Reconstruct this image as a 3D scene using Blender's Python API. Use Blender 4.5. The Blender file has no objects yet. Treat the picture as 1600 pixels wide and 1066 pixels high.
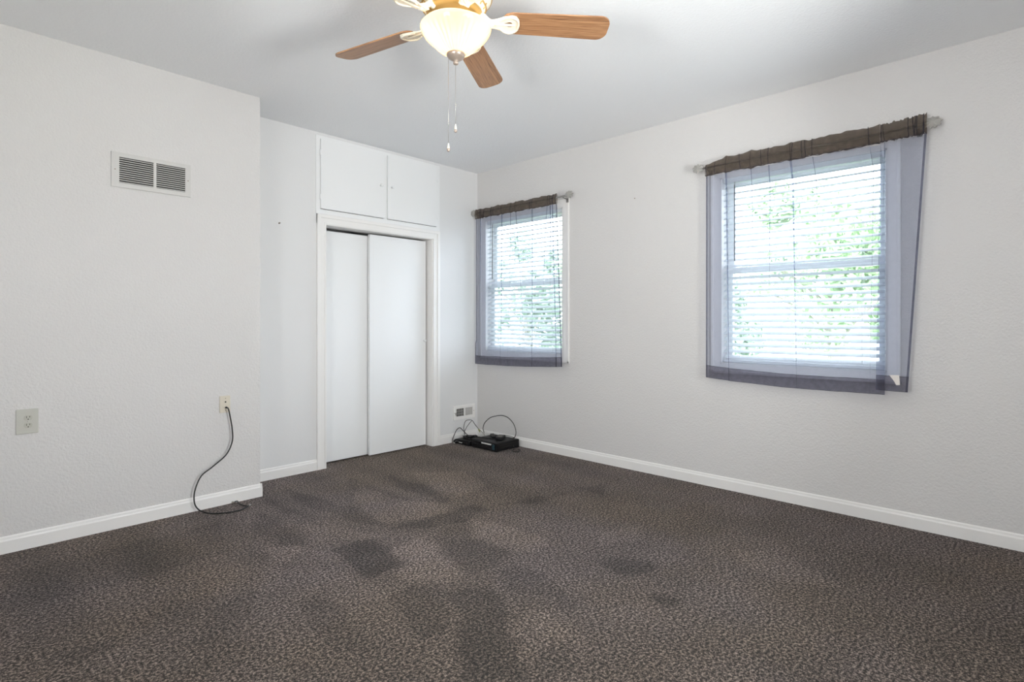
import bpy, bmesh, math, random
from mathutils import Vector, Matrix, noise
PI = math.pi
sc = bpy.context.scene
C = sc.collection
random.seed(4)

# ------------------------------------------------------------------ camera, world, lights, exposure
HC = 1.2                                    # camera height
YAW = math.radians(43.58)                   # heading measured from +X (towards the window wall)
cam = bpy.data.cameras.new('camera')
cam_o = bpy.data.objects.new('camera', cam)
C.objects.link(cam_o)
cam.sensor_width = 36.0
cam.lens = 36.0 * 869 / 1600
cam.shift_y = -30.0 / 1600
cam.clip_start = 0.02
cam_o.location = (0, 0, HC)
cam_o.rotation_euler = (PI / 2, 0, YAW - PI / 2)
sc.camera = cam_o

sc.view_settings.view_transform = 'Standard'
sc.view_settings.look = 'None'
sc.view_settings.gamma = 1
sc.view_settings.use_curve_mapping = False
sc.view_settings.exposure = 0.94
sc.cycles.transparent_max_bounces = 32
sc.cycles.max_bounces = 14
sc.cycles.diffuse_bounces = 8
sc.cycles.sample_clamp_indirect = 6

world = bpy.data.worlds.new('sky')
sc.world = world
world.use_nodes = True
wn = world.node_tree
wn.nodes['Background'].inputs[0].default_value = (0.90, 0.95, 1.0, 1)
wn.nodes['Background'].inputs[1].default_value = 6.8

def area(name, loc, rot, sx, sy, power, col=(1, 1, 1), portal=False):
    l = bpy.data.lights.new(name, 'AREA')
    l.shape = 'RECTANGLE'; l.size = sx; l.size_y = sy; l.energy = power; l.color = col
    if portal: l.cycles.is_portal = True
    o = bpy.data.objects.new(name, l); C.objects.link(o)
    o.location = loc; o.rotation_euler = rot
    return o
# portals guide the sky light through the two windows in view
area('window_portal', (4.12, 1.167, 1.566), (0, PI / 2, 0), 1.33, 1.0, 1, portal=True)
area('window_portal', (4.12, 3.617, 1.566), (0, PI / 2, 0), 1.33, 1.0, 1, portal=True)
# added fill lamps tilted up, plus portals, at two invented windows behind the camera
area('fill_light_front', (1.5, -1.45, 1.10), (PI / 2 + 0.80, 0, 0), 1.4, 1.0, 122, (1.0, 0.97, 0.94))
area('fill_light_side', (-1.30, 0.70, 1.15), (0, -PI / 2 - 1.05, 0), 0.9, 0.8, 58, (1.0, 0.97, 0.94))
area('window_portal', (1.5, -1.13, 1.55), (PI / 2, 0, 0), 1.0, 1.3, 1, portal=True)
area('window_portal', (-1.13, 0.70, 1.55), (0, -PI / 2, 0), 1.3, 0.8, 1, portal=True)

# ------------------------------------------------------------------ materials
def mat(name):
    m = bpy.data.materials.new(name); m.use_nodes = True
    nt = m.node_tree
    return m, nt, nt.nodes['Principled BSDF']
def simple(name, col, rough=0.5, metal=0.0, spec=0.5, bump=None, var=None, coat=0):
    m, nt, b = mat(name)
    b.inputs['Base Color'].default_value = (*col, 1)
    b.inputs['Roughness'].default_value = rough
    b.inputs['Metallic'].default_value = metal
    b.inputs['Specular IOR Level'].default_value = spec
    b.inputs['Coat Weight'].default_value = coat
    tc = nt.nodes.new('ShaderNodeTexCoord')
    if bump:
        sc_, st, dist, det = bump
        n = nt.nodes.new('ShaderNodeTexNoise'); n.inputs['Scale'].default_value = sc_
        n.inputs['Detail'].default_value = det
        nt.links.new(tc.outputs['Object'], n.inputs['Vector'])
        bp = nt.nodes.new('ShaderNodeBump'); bp.inputs['Strength'].default_value = st
        bp.inputs['Distance'].default_value = dist
        nt.links.new(n.outputs['Fac'], bp.inputs['Height'])
        nt.links.new(bp.outputs['Normal'], b.inputs['Normal'])
    if var:
        s2, amt = var
        n = nt.nodes.new('ShaderNodeTexNoise'); n.inputs['Scale'].default_value = s2
        n.inputs['Detail'].default_value = 4
        nt.links.new(tc.outputs['Object'], n.inputs['Vector'])
        r = nt.nodes.new('ShaderNodeValToRGB')
        r.color_ramp.elements[0].position = 0.3; r.color_ramp.elements[1].position = 0.7
        r.color_ramp.elements[0].color = (*[c * (1 - amt) for c in col], 1)
        r.color_ramp.elements[1].color = (*[min(1, c * (1 + amt)) for c in col], 1)
        nt.links.new(n.outputs['Fac'], r.inputs['Fac'])
        nt.links.new(r.outputs['Color'], b.inputs['Base Color'])
    return m

M = {}
M['wall'] = simple('textured_wall_paint', (0.675, 0.656, 0.645), 0.62, spec=0.3, bump=(85, 0.55, 0.006, 3), var=(1.3, 0.012))
M['wall_smooth'] = simple('smooth_wall_paint', (0.74, 0.734, 0.732), 0.6, spec=0.3, bump=(60, 0.12, 0.004, 3))
M['ceiling'] = simple('ceiling_paint', (0.87, 0.875, 0.885), 0.8, spec=0.2, bump=(70, 0.45, 0.006, 4))
M['gloss'] = simple('white_gloss_paint', (0.83, 0.83, 0.83), 0.32, spec=0.45, bump=(14, 0.05, 0.004, 2))
M['trim'] = simple('white_trim_paint', (0.84, 0.82, 0.80), 0.38, bump=(20, 0.05, 0.004, 2))
M['vinyl'] = simple('white_vinyl', (0.86, 0.87, 0.88), 0.35, bump=(30, 0.02, 0.002, 2))
M['blind'] = simple('white_blind', (0.88, 0.88, 0.88), 0.45, bump=(40, 0.03, 0.002, 2))
M['dark'] = simple('dark_duct', (0.03, 0.028, 0.025), 0.8, var=(20, 0.2))
M['filter'] = simple('duct_inside', (0.16, 0.145, 0.13), 0.8, var=(20, 0.2))
M['vent'] = simple('painted_vent_metal', (0.60, 0.585, 0.565), 0.45, bump=(60, 0.1, 0.002, 2))
M['plate'] = simple('almond_plate', (0.52, 0.51, 0.46), 0.4, bump=(60, 0.05, 0.001, 2))
M['plate_dark'] = simple('almond_receptacle', (0.46, 0.45, 0.39), 0.35, bump=(60, 0.05, 0.001, 2))
M['plate_beige'] = simple('beige_plate', (0.66, 0.60, 0.50), 0.4, bump=(60, 0.05, 0.001, 2))
M['black'] = simple('black_plastic', (0.005, 0.005, 0.006), 0.45, spec=0.3, bump=(80, 0.08, 0.001, 2))
M['black_gloss'] = simple('glossy_black_plastic', (0.008, 0.008, 0.010), 0.12, coat=0.4, bump=(5, 0.02, 0.001, 2))
M['rubber'] = simple('black_cable_rubber', (0.018, 0.017, 0.016), 0.5, bump=(90, 0.1, 0.001, 2))
M['greycord'] = simple('grey_cable_rubber', (0.07, 0.066, 0.06), 0.5, bump=(90, 0.1, 0.001, 2))
M['chrome'] = simple('brushed_metal', (0.55, 0.53, 0.50), 0.3, metal=1.0, bump=(120, 0.05, 0.001, 2))
M['nickel'] = simple('pewter_cap', (0.36, 0.29, 0.24), 0.3, metal=0.35, bump=(120, 0.05, 0.001, 2))
M['ivory'] = simple('ivory_enamel', (0.84, 0.78, 0.64), 0.3, bump=(35, 0.1, 0.003, 2))
M['brass'] = simple('antique_gold', (0.62, 0.40, 0.14), 0.35, metal=0.6, bump=(60, 0.1, 0.002, 2))
M['finial'] = simple('frosted_silver_resin', (0.40, 0.385, 0.36), 0.45, metal=0.2, bump=(90, 0.35, 0.003, 3))
M['rod'] = simple('grey_rod', (0.22, 0.21, 0.20), 0.35, bump=(50, 0.05, 0.001, 2))
M['yellow'] = simple('yellow_plug', (0.26, 0.26, 0.10), 0.5, bump=(50, 0.05, 0.001, 2))
M['sticker'] = simple('white_sticker', (0.62, 0.62, 0.60), 0.5, var=(160, 0.18))
M['teal'] = simple('dark_teal_panel', (0.02, 0.045, 0.055), 0.2, var=(60, 0.5))
M['bark'] = simple('bark', (0.34, 0.30, 0.25), 0.9, bump=(12, 0.6, 0.05, 4), var=(6, 0.3))
M['leaf'] = simple('pale_leaves', (0.40, 0.52, 0.30), 0.6, var=(0.7, 0.3))
M['leaf_dark'] = simple('green_leaves', (0.33, 0.42, 0.31), 0.6, var=(0.7, 0.3))
M['grass'] = simple('lawn_grass', (0.30, 0.38, 0.25), 0.9, bump=(30, 0.5, 0.05, 3), var=(3, 0.3))
M['tag'] = simple('white_satin_label', (0.75, 0.70, 0.66), 0.5, var=(50, 0.05))

def blind_mat():
    m, nt, b = mat('white_translucent_slat')
    b.inputs['Base Color'].default_value = (0.9, 0.9, 0.9, 1); b.inputs['Roughness'].default_value = 0.45
    t = nt.nodes.new('ShaderNodeBsdfTranslucent'); t.inputs[0].default_value = (0.85, 0.88, 0.92, 1)
    mx = nt.nodes.new('ShaderNodeMixShader'); mx.inputs[0].default_value = 0.35
    nt.links.new(b.outputs[0], mx.inputs[1]); nt.links.new(t.outputs[0], mx.inputs[2])
    nt.links.new(mx.outputs[0], nt.nodes['Material Output'].inputs[0])
    return m
M['blind'] = blind_mat()

# glass pane: thin, mostly transparent with a faint reflection
def glass_mat():
    m = bpy.data.materials.new('window_glass'); m.use_nodes = True
    nt = m.node_tree; nt.nodes.clear()
    out = nt.nodes.new('ShaderNodeOutputMaterial')
    t = nt.nodes.new('ShaderNodeBsdfTransparent'); t.inputs[0].default_value = (0.96, 0.98, 0.98, 1)
    g = nt.nodes.new('ShaderNodeBsdfGlossy'); g.inputs['Roughness'].default_value = 0.02
    f = nt.nodes.new('ShaderNodeFresnel'); f.inputs[0].default_value = 1.3
    mx = nt.nodes.new('ShaderNodeMixShader')
    nt.links.new(f.outputs[0], mx.inputs[0]); nt.links.new(t.outputs[0], mx.inputs[1]); nt.links.new(g.outputs[0], mx.inputs[2])
    nt.links.new(mx.outputs[0], out.inputs[0])
    return m
M['glass'] = glass_mat()

# sheer grey voile
def sheer(name, tcol, dcol, fac, weave=0.06):
    m = bpy.data.materials.new(name); m.use_nodes = True
    nt = m.node_tree; nt.nodes.clear()
    out = nt.nodes.new('ShaderNodeOutputMaterial')
    t = nt.nodes.new('ShaderNodeBsdfTransparent'); t.inputs[0].default_value = (*tcol, 1)
    d = nt.nodes.new('ShaderNodeBsdfDiffuse'); d.inputs[0].default_value = (*dcol, 1)
    tr = nt.nodes.new('ShaderNodeBsdfTranslucent'); tr.inputs[0].default_value = (*dcol, 1)
    a = nt.nodes.new('ShaderNodeMixShader'); a.inputs[0].default_value = 0.4
    nt.links.new(d.outputs[0], a.inputs[1]); nt.links.new(tr.outputs[0], a.inputs[2])
    tc = nt.nodes.new('ShaderNodeTexCoord')
    n = nt.nodes.new('ShaderNodeTexNoise'); n.inputs['Scale'].default_value = 35; n.inputs['Detail'].default_value = 5
    nt.links.new(tc.outputs['Object'], n.inputs['Vector'])
    mr = nt.nodes.new('ShaderNodeMapRange')
    mr.inputs['From Min'].default_value = 0.3; mr.inputs['From Max'].default_value = 0.7
    mr.inputs['To Min'].default_value = fac - weave; mr.inputs['To Max'].default_value = fac + weave
    nt.links.new(n.outputs['Fac'], mr.inputs['Value'])
    b = nt.nodes.new('ShaderNodeMixShader')
    nt.links.new(mr.outputs[0], b.inputs[0]); nt.links.new(t.outputs[0], b.inputs[1]); nt.links.new(a.outputs[0], b.inputs[2])
    nt.links.new(b.outputs[0], out.inputs[0])
    return m
M['voile'] = sheer('grey_sheer_voile', (0.89, 0.92, 1.0), (0.19, 0.20, 0.25), 0.27, 0.02)
M['voile_hem'] = sheer('grey_sheer_voile_hem', (0.70, 0.70, 0.80), (0.11, 0.108, 0.135), 0.53, 0.05)
M['voile_pocket'] = sheer('grey_sheer_voile_gathered', (0.80, 0.75, 0.70), (0.15, 0.125, 0.105), 0.46, 0.10)

# frosted fluted lamp glass
def bowl_mat():
    m = bpy.data.materials.new('frosted_lamp_glass'); m.use_nodes = True
    nt = m.node_tree; nt.nodes.clear()
    out = nt.nodes.new('ShaderNodeOutputMaterial')
    tr = nt.nodes.new('ShaderNodeBsdfTranslucent'); tr.inputs[0].default_value = (0.62, 0.48, 0.32, 1)
    g = nt.nodes.new('ShaderNodeBsdfGlossy'); g.inputs['Roughness'].default_value = 0.12
    d = nt.nodes.new('ShaderNodeBsdfDiffuse'); d.inputs[0].default_value = (0.60, 0.50, 0.36, 1)
    a = nt.nodes.new('ShaderNodeMixShader'); a.inputs[0].default_value = 0.25
    nt.links.new(tr.outputs[0], a.inputs[1]); nt.links.new(d.outputs[0], a.inputs[2])
    f = nt.nodes.new('ShaderNodeFresnel'); f.inputs[0].default_value = 1.4
    b = nt.nodes.new('ShaderNodeMixShader')
    nt.links.new(f.outputs[0], b.inputs[0]); nt.links.new(a.outputs[0], b.inputs[1]); nt.links.new(g.outputs[0], b.inputs[2])
    nt.links.new(b.outputs[0], out.inputs[0])
    return m
M['bowl'] = bowl_mat()
def emis(name, col, s):
    m, nt, b = mat(name)
    b.inputs['Emission Color'].default_value = (*col, 1); b.inputs['Emission Strength'].default_value = s
    return m
M['bulb'] = emis('lit_bulb', (1.0, 0.78, 0.5), 12)

def wood_mat():
    m, nt, b = mat('oak_blade')
    tc = nt.nodes.new('ShaderNodeTexCoord')
    mp = nt.nodes.new('ShaderNodeMapping'); mp.inputs['Scale'].default_value = (2.6, 85, 20)
    nt.links.new(tc.outputs['Object'], mp.inputs['Vector'])
    n = nt.nodes.new('ShaderNodeTexNoise'); n.inputs['Scale'].default_value = 2.2
    n.inputs['Detail'].default_value = 6; n.inputs['Distortion'].default_value = 1.2
    nt.links.new(mp.outputs[0], n.inputs['Vector'])
    r = nt.nodes.new('ShaderNodeValToRGB')
    e = r.color_ramp.elements
    e[0].position = 0.30; e[0].color = (0.15, 0.065, 0.030, 1)
    e[1].position = 0.66; e[1].color = (0.44, 0.235, 0.115, 1)
    k = r.color_ramp.elements.new(0.48); k.color = (0.33, 0.165, 0.078, 1)
    nt.links.new(n.outputs['Fac'], r.inputs['Fac'])
    nt.links.new(r.outputs['Color'], b.inputs['Base Color'])
    b.inputs['Roughness'].default_value = 0.4
    return m
M['wood'] = wood_mat()

def carpet_mat():
    m, nt, b = mat('brown_grey_carpet')
    tc = nt.nodes.new('ShaderNodeTexCoord')
    n = nt.nodes.new('ShaderNodeTexNoise'); n.inputs['Scale'].default_value = 210
    n.inputs['Detail'].default_value = 5; n.inputs['Roughness'].default_value = 0.95
    nt.links.new(tc.outputs['Object'], n.inputs['Vector'])
    r = nt.nodes.new('ShaderNodeValToRGB')
    e = r.color_ramp.elements
    e[0].position = 0.43; e[0].color = (0.012, 0.008, 0.006, 1)
    e[1].position = 0.575; e[1].color = (0.47, 0.385, 0.35, 1)
    k = e.new(0.50); k.color = (0.068, 0.053, 0.047, 1)
    nb = nt.nodes.new('ShaderNodeTexNoise'); nb.inputs['Scale'].default_value = 88
    nb.inputs['Detail'].default_value = 2; nb.inputs['Roughness'].default_value = 0.7
    nt.links.new(tc.outputs['Object'], nb.inputs['Vector'])
    mxn = nt.nodes.new('ShaderNodeMix'); mxn.inputs[0].default_value = 0.42
    nt.links.new(n.outputs['Fac'], mxn.inputs[2]); nt.links.new(nb.outputs['Fac'], mxn.inputs[3])
    nt.links.new(mxn.outputs[0], r.inputs['Fac'])
    at = nt.nodes.new('ShaderNodeAttribute'); at.attribute_name = 'nap'
    n2 = nt.nodes.new('ShaderNodeTexNoise'); n2.inputs['Scale'].default_value = 2.3; n2.inputs['Detail'].default_value = 7
    n2.inputs['Roughness'].default_value = 0.6
    nt.links.new(tc.outputs['Object'], n2.inputs['Vector'])
    ma = nt.nodes.new('ShaderNodeMath'); ma.operation = 'MULTIPLY_ADD'
    nt.links.new(n2.outputs['Fac'], ma.inputs[0]); ma.inputs[1].default_value = 0.9; ma.inputs[2].default_value = 0.55
    mb = nt.nodes.new('ShaderNodeMath'); mb.operation = 'MULTIPLY_ADD'
    nt.links.new(at.outputs['Fac'], mb.inputs[0]); mb.inputs[1].default_value = 0.42
    nt.links.new(ma.outputs[0], mb.inputs[2])
    vm = nt.nodes.new('ShaderNodeVectorMath'); vm.operation = 'SCALE'
    nt.links.new(r.outputs['Color'], vm.inputs[0]); nt.links.new(mb.outputs[0], vm.inputs['Scale'])
    n3 = nt.nodes.new('ShaderNodeTexNoise'); n3.inputs['Scale'].default_value = 0.9; n3.inputs['Detail'].default_value = 5
    nt.links.new(tc.outputs['Object'], n3.inputs['Vector'])
    hr = nt.nodes.new('ShaderNodeValToRGB')
    hr.color_ramp.elements[0].position = 0.4; hr.color_ramp.elements[0].color = (0.97, 0.91, 0.79, 1)
    hr.color_ramp.elements[1].position = 0.6; hr.color_ramp.elements[1].color = (1.0, 0.98, 1.0, 1)
    nt.links.new(n3.outputs['Fac'], hr.inputs['Fac'])
    vh = nt.nodes.new('ShaderNodeVectorMath'); vh.operation = 'MULTIPLY'
    nt.links.new(vm.outputs[0], vh.inputs[0]); nt.links.new(hr.outputs['Color'], vh.inputs[1])
    nt.links.new(vh.outputs[0], b.inputs['Base Color'])
    b.inputs['Roughness'].default_value = 0.95; b.inputs['Specular IOR Level'].default_value = 0.1
    b.inputs['Sheen Weight'].default_value = 0.1
    bp = nt.nodes.new('ShaderNodeBump'); bp.inputs['Strength'].default_value = 0.9; bp.inputs['Distance'].default_value = 0.006
    nt.links.new(n.outputs['Fac'], bp.inputs['Height']); nt.links.new(bp.outputs[0], b.inputs['Normal'])
    return m
M['carpet'] = carpet_mat()

# ------------------------------------------------------------------ mesh helpers (world coordinates)
def box(bm, x0, x1, y0, y1, z0, z1, bev=0.0):
    vs = [bm.verts.new((x, y, z)) for x in (x0, x1) for y in (y0, y1) for z in (z0, z1)]
    fs = []
    for q in ((0, 1, 3, 2), (4, 6, 7, 5), (0, 4, 5, 1), (2, 3, 7, 6), (0, 2, 6, 4), (1, 5, 7, 3)):
        fs.append(bm.faces.new([vs[i] for i in q]))
    if bev > 0:
        es = list({e for f in fs for e in f.edges})
        bmesh.ops.bevel(bm, geom=es, offset=bev, segments=2, affect='EDGES', profile=0.6)
def tube(bm, pts, r, n=8, smooth=True):
    pts = [Vector(p) for p in pts]
    if smooth and len(pts) > 2:
        q = []
        ex = [pts[0] * 2 - pts[1]] + pts + [pts[-1] * 2 - pts[-2]]
        for i in range(1, len(ex) - 2):
            for k in range(8):
                t = k / 8
                p0, p1, p2, p3 = ex[i - 1:i + 3]
                q.append(0.5 * ((2 * p1) + (p2 - p0) * t + (2 * p0 - 5 * p1 + 4 * p2 - p3) * t * t + (3 * p1 - p0 - 3 * p2 + p3) * t ** 3))
        q.append(pts[-1]); pts = q
    rings = []
    up = None
    for i, p in enumerate(pts):
        d = (pts[min(i + 1, len(pts) - 1)] - pts[max(i - 1, 0)]).normalized()
        if up is None:
            up = Vector((0, 0, 1)) if abs(d.z) < 0.9 else Vector((1, 0, 0))
        a = d.cross(up)
        if a.length < 1e-4: a = d.cross(Vector((0.3, 0.7, 0.2)))
        a.normalize(); b = a.cross(d).normalized(); up = b
        rr = r[i] if isinstance(r, (list, tuple)) else r
        rings.append([bm.verts.new(p + rr * (math.cos(2 * PI * k / n) * a + math.sin(2 * PI * k / n) * b)) for k in range(n)])
    for i in range(len(rings) - 1):
        for k in range(n):
            f = bm.faces.new((rings[i][k], rings[i][(k + 1) % n], rings[i + 1][(k + 1) % n], rings[i + 1][k])); f.smooth = True
    bm.faces.new(rings[0][::-1]); bm.faces.new(rings[-1])
def lathe(bm, cx, cy, prof, n=48, flute=None, close=True, axis='Z'):
    """prof: (radius, height) list; axis Z, or 'X-' / 'Y-' pointing into the room"""
    rings = []
    for j, (r, h) in enumerate(prof):
        ring = []
        for k in range(n):
            an = 2 * PI * k / n
            rr = r * (1 + (flute(j, an) if flute else 0))
            if axis == 'Z': co = (cx + rr * math.cos(an), cy + rr * math.sin(an), h)
            ring.append(bm.verts.new(co))
        rings.append(ring)
    for i in range(len(rings) - 1):
        for k in range(n):
            f = bm.faces.new((rings[i][k], rings[i][(k + 1) % n], rings[i + 1][(k + 1) % n], rings[i + 1][k])); f.smooth = True
    if close:
        bm.faces.new(rings[0][::-1]); bm.faces.new(rings[-1])
def lathe_dir(bm, base, direction, prof, n=16):
    """prof: (radius, distance along direction)"""
    d = Vector(direction).normalized(); base = Vector(base)
    a = d.cross(Vector((0, 0, 1))) if abs(d.z) < 0.9 else Vector((1, 0, 0)); a.normalize(); b = d.cross(a)
    rings = [[bm.verts.new(base + d * h + r * (math.cos(2 * PI * k / n) * a + math.sin(2 * PI * k / n) * b)) for k in range(n)] for r, h in prof]
    for i in range(len(rings) - 1):
        for k in range(n):
            f = bm.faces.new((rings[i][k], rings[i][(k + 1) % n], rings[i + 1][(k + 1) % n], rings[i + 1][k])); f.smooth = True
    bm.faces.new(rings[0][::-1]); bm.faces.new(rings[-1])
def prism(bm, poly, axis, a, b):
    """polygon in the plane normal to axis, extruded from a to b"""
    def co(p, t):
        return (t, p[0], p[1]) if axis == 'X' else ((p[0], t, p[1]) if axis == 'Y' else (p[0], p[1], t))
    va = [bm.verts.new(co(p, a)) for p in poly]; vb = [bm.verts.new(co(p, b)) for p in poly]
    bm.faces.new(va); bm.faces.new(vb[::-1])
    n = len(poly)
    for i in range(n): bm.faces.new((va[i], vb[i], vb[(i + 1) % n], va[(i + 1) % n]))
WL = {}
def obj(name, bm, m, parent=None, recalc=True, origin=None):
    if recalc: bmesh.ops.recalc_face_normals(bm, faces=bm.faces)
    me = bpy.data.meshes.new(name)
    org = Vector(origin) if origin is not None else (WL[parent] if parent else Vector((0, 0, 0)))
    for v in bm.verts: v.co -= org
    bm.to_mesh(me); bm.free()
    me.materials.append(M[m] if isinstance(m, str) else m)
    o = bpy.data.objects.new(name, me); C.objects.link(o)
    if parent:
        o.parent = parent; o.location = org - WL[parent]
    else:
        o.location = org
    WL[o] = org
    return o
def thing(name, label, cat, loc, group=None):
    o = bpy.data.objects.new(name, None); C.objects.link(o)
    o.location = loc; o.empty_display_size = 0.05
    o['label'] = label; o['category'] = cat
    if group: o['group'] = group
    WL[o] = Vector(loc)
    return o
def tag(o, label, cat, group=None):
    o['label'] = label; o['category'] = cat
    if group: o['group'] = group
    return o
def struct(name, bm, m, parent=None):
    o = obj(name, bm, m, parent)
    if not parent: o['kind'] = 'structure'
    return o
NB = bmesh.new

# ------------------------------------------------------------------ room dimensions
XR, YB, YV, XV = 3.945, 4.25, 3.89, 1.576     # window wall, closet wall, vent wall, corner of the vent wall
XL, YF, H = -0.95, -0.95, 2.74
WIN = [(0.664, 1.672), (3.114, 4.122)]        # window openings along Y
WZ0, WZ1 = 0.900, 2.232
TW = 0.16                                      # wall thickness

def wall_with_holes(bm, axis, c0, c1, a0, a1, z0, z1, holes):
    def b(p0, p1, q0, q1):
        if p1 - p0 < 1e-4 or q1 - q0 < 1e-4: return
        if axis == 'X': box(bm, c0, c1, p0, p1, q0, q1)
        else: box(bm, p0, p1, c0, c1, q0, q1)
    cur = a0
    for (h0, h1, k0, k1) in sorted(holes):
        b(cur, h0, z0, z1); b(h0, h1, z0, k0); b(h0, h1, k1, z1); cur = h1
    b(cur, a1, z0, z1)

bm = NB(); wall_with_holes(bm, 'X', XR, XR + TW, YF - TW, 5.0, 0, H, [(a, b, WZ0, WZ1) for a, b in WIN]); struct('wall_right', bm, 'wall')
CX0, CX1, CZ = 2.250, 3.355, 2.000             # closet opening
bm = NB(); wall_with_holes(bm, 'Y', YB, YB + 0.10, XV - 0.1, XR, 0, H, [(CX0, CX1, 0, CZ)]); struct('wall_back', bm, 'wall_smooth')
bm = NB(); box(bm, XL - TW, XV, YV, YB + 0.10, 0, H); struct('wall_left', bm, 'wall')
bm = NB(); wall_with_holes(bm, 'Y', YF - TW, YF, XL - TW, XR, 0, H, [(1.0, 2.0, 0.9, 2.2)]); struct('wall_front', bm, 'wall')
bm = NB(); wall_with_holes(bm, 'X', XL - TW, XL, YF, YV, 0, H, [(0.3, 1.1, 0.9, 2.2)]); struct('wall_side', bm, 'wall')
bm = NB(); box(bm, XL - TW, XR + TW, YF - TW, 5.0, H, H + 0.12); struct('ceiling', bm, 'ceiling')
bm = NB()                                      # closet interior shell
box(bm, 1.95, 2.0, YB + 0.10, 4.95, 0, H); box(bm, 3.6, 3.65, YB + 0.10, 4.95, 0, H); box(bm, 1.95, 3.65, 4.95, 5.0, 0, H)
struct('wall_closet', bm, 'wall_smooth')
# unseen windows added behind the camera to let in fill light
def added_rear_window(name, axis, a0, a1):
    bm = NB()
    def b(p0, p1, q0, q1):
        if axis == 'Y': box(bm, p0, p1, YF - 0.10, YF - 0.05, q0, q1)
        else: box(bm, XL - 0.10, XL - 0.05, p0, p1, q0, q1)
    b(a0, a1, 0.9, 0.95); b(a0, a1, 2.15, 2.2); b(a0, a0 + 0.05, 0.95, 2.15); b(a1 - 0.05, a1, 0.95, 2.15)
    m_ = (a0 + a1) / 2; b(m_ - 0.02, m_ + 0.02, 0.95, 2.15)
    w = struct(name, bm, 'vinyl')
    bm = NB()
    if axis == 'Y': box(bm, a0 + .05, a1 - .05, YF - 0.078, YF - 0.074, 0.95, 2.15)
    else: box(bm, XL - 0.078, XL - 0.074, a0 + .05, a1 - .05, 0.95, 2.15)
    obj('pane', bm, 'glass', w)
added_rear_window('window_3', 'Y', 1.0, 2.0)
added_rear_window('window_4', 'X', 0.3, 1.1)

# ------------------------------------------------------------------ floor: carpet with vacuum marks worn into the pile
NAP = [(-0.7, [(1.61, 3.97), (1.61, 3.61), (1.62, 3.03), (1.56, 3.21), (1.53, 3.62)]), (-0.8, [(1.43, 3.59), (1.47, 3.48), (1.41, 2.8), (1.31, 2.95), (1.3, 3.26)]), (-0.8, [(1.77, 3.89), (1.89, 3.23), (1.85, 2.79), (1.76, 2.94), (1.69, 3.66)]), (-0.6, [(2.24, 3.83), (2.24, 3.08), (2.09, 3.09), (2.09, 3.63)]), (-0.7, [(2.48, 3.67), (2.5, 2.89), (2.36, 2.85), (2.35, 3.36)]), (-1, [(1.46, 2.7), (1.7, 2.68), (1.63, 2.28), (1.43, 2.26)]), (-0.8, [(1.82, 2.74), (2.46, 2.71), (2.46, 2.57), (2.22, 2.52), (2.02, 2.55)]), (-0.5, [(2.02, 2.55), (2.26, 2.53), (2.1, 2.31), (2.11, 2.02), (1.9, 1.91), (1.75, 1.96), (1.88, 2.26)]), (-1, [(1.59, 1.91), (1.79, 1.82), (1.63, 1.56), (1.38, 1.24), (1.23, 1.4), (1.38, 1.6)]), (-0.8, [(1.38, 2.05), (1.52, 2.03), (1.61, 2.0), (1.59, 1.92), (1.42, 1.68), (1.29, 1.69), (1.34, 1.92)]), (-0.7, [(2.57, 2.59), (2.94, 2.49), (3.09, 2.42), (2.77, 2.39)]), (-0.5, [(1.88, 1.93), (2.02, 1.9), (1.98, 1.62), (1.89, 1.4), (1.78, 1.73)]), (-0.6, [(3.23, 2.44), (3.48, 2.34), (3.22, 2.21)]), (-0.5, [(1.09, 2.29), (1.19, 2.31), (1.18, 2.09), (1.11, 1.77), (1.02, 1.91)]), (-0.5, [(1.52, 1.34), (1.63, 1.27), (1.53, 1.08), (1.42, 1.2)]), (-0.5, [(1.02, 2.56), (0.92, 2.31), (0.67, 2.23), (0.65, 2.3), (0.88, 2.52)]), (0.8, [(2.21, 3.68), (2.18, 3.22), (2.35, 2.82), (2.26, 2.71), (2.04, 2.76), (1.89, 2.8), (1.94, 3.25)]), (0.8, [(1.57, 3.38), (1.67, 2.98), (1.77, 2.66), (1.45, 2.85)]), (0.9, [(1.69, 2.5), (1.92, 2.51), (1.75, 1.96), (1.66, 1.99), (1.52, 2.13)]), (0.8, [(2.28, 2.51), (2.4, 2.22), (2.32, 1.89), (2.08, 1.96), (2.1, 2.27)]), (0.5, [(1.71, 1.64), (1.79, 1.39), (1.67, 1.19), (1.61, 1.36)]), (0.8, [(1.23, 3.03), (1.36, 2.85), (1.24, 2.73), (1.15, 2.78)]), (0.7, [(2.63, 3.62), (2.96, 3.37), (2.87, 2.99), (2.44, 2.87)]), (0.4, [(1.1, 2.76), (1.42, 2.42), (1.38, 2.05), (1.18, 2.2), (1.02, 2.56)]), (0.5, [(2.65, 1.85), (2.88, 1.71), (2.66, 1.58), (2.49, 1.71)]), (0.5, [(2.93, 1.29), (3.02, 0.9), (2.85, 0.6), (2.7, 0.85)]),
       (-0.75, [(2.28, 1.56), (2.38, 1.60), (2.48, 1.52), (2.49, 1.38), (2.38, 1.33), (2.27, 1.40)]),
       (-1.3, [(2.15, 1.23), (2.19, 1.235), (2.25, 1.16), (2.21, 1.13), (2.16, 1.15)]),
       (-0.6, [(0.30, 2.56), (0.55, 2.56), (0.50, 2.46), (0.34, 2.47)]),
       (-0.45, [(-0.5, 3.6), (1.2, 3.55), (1.1, 3.05), (-0.5, 3.1)]),
       (0.3, [(0.5, 3.0), (1.15, 2.9), (0.95, 2.6), (0.45, 2.7)])]
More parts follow.
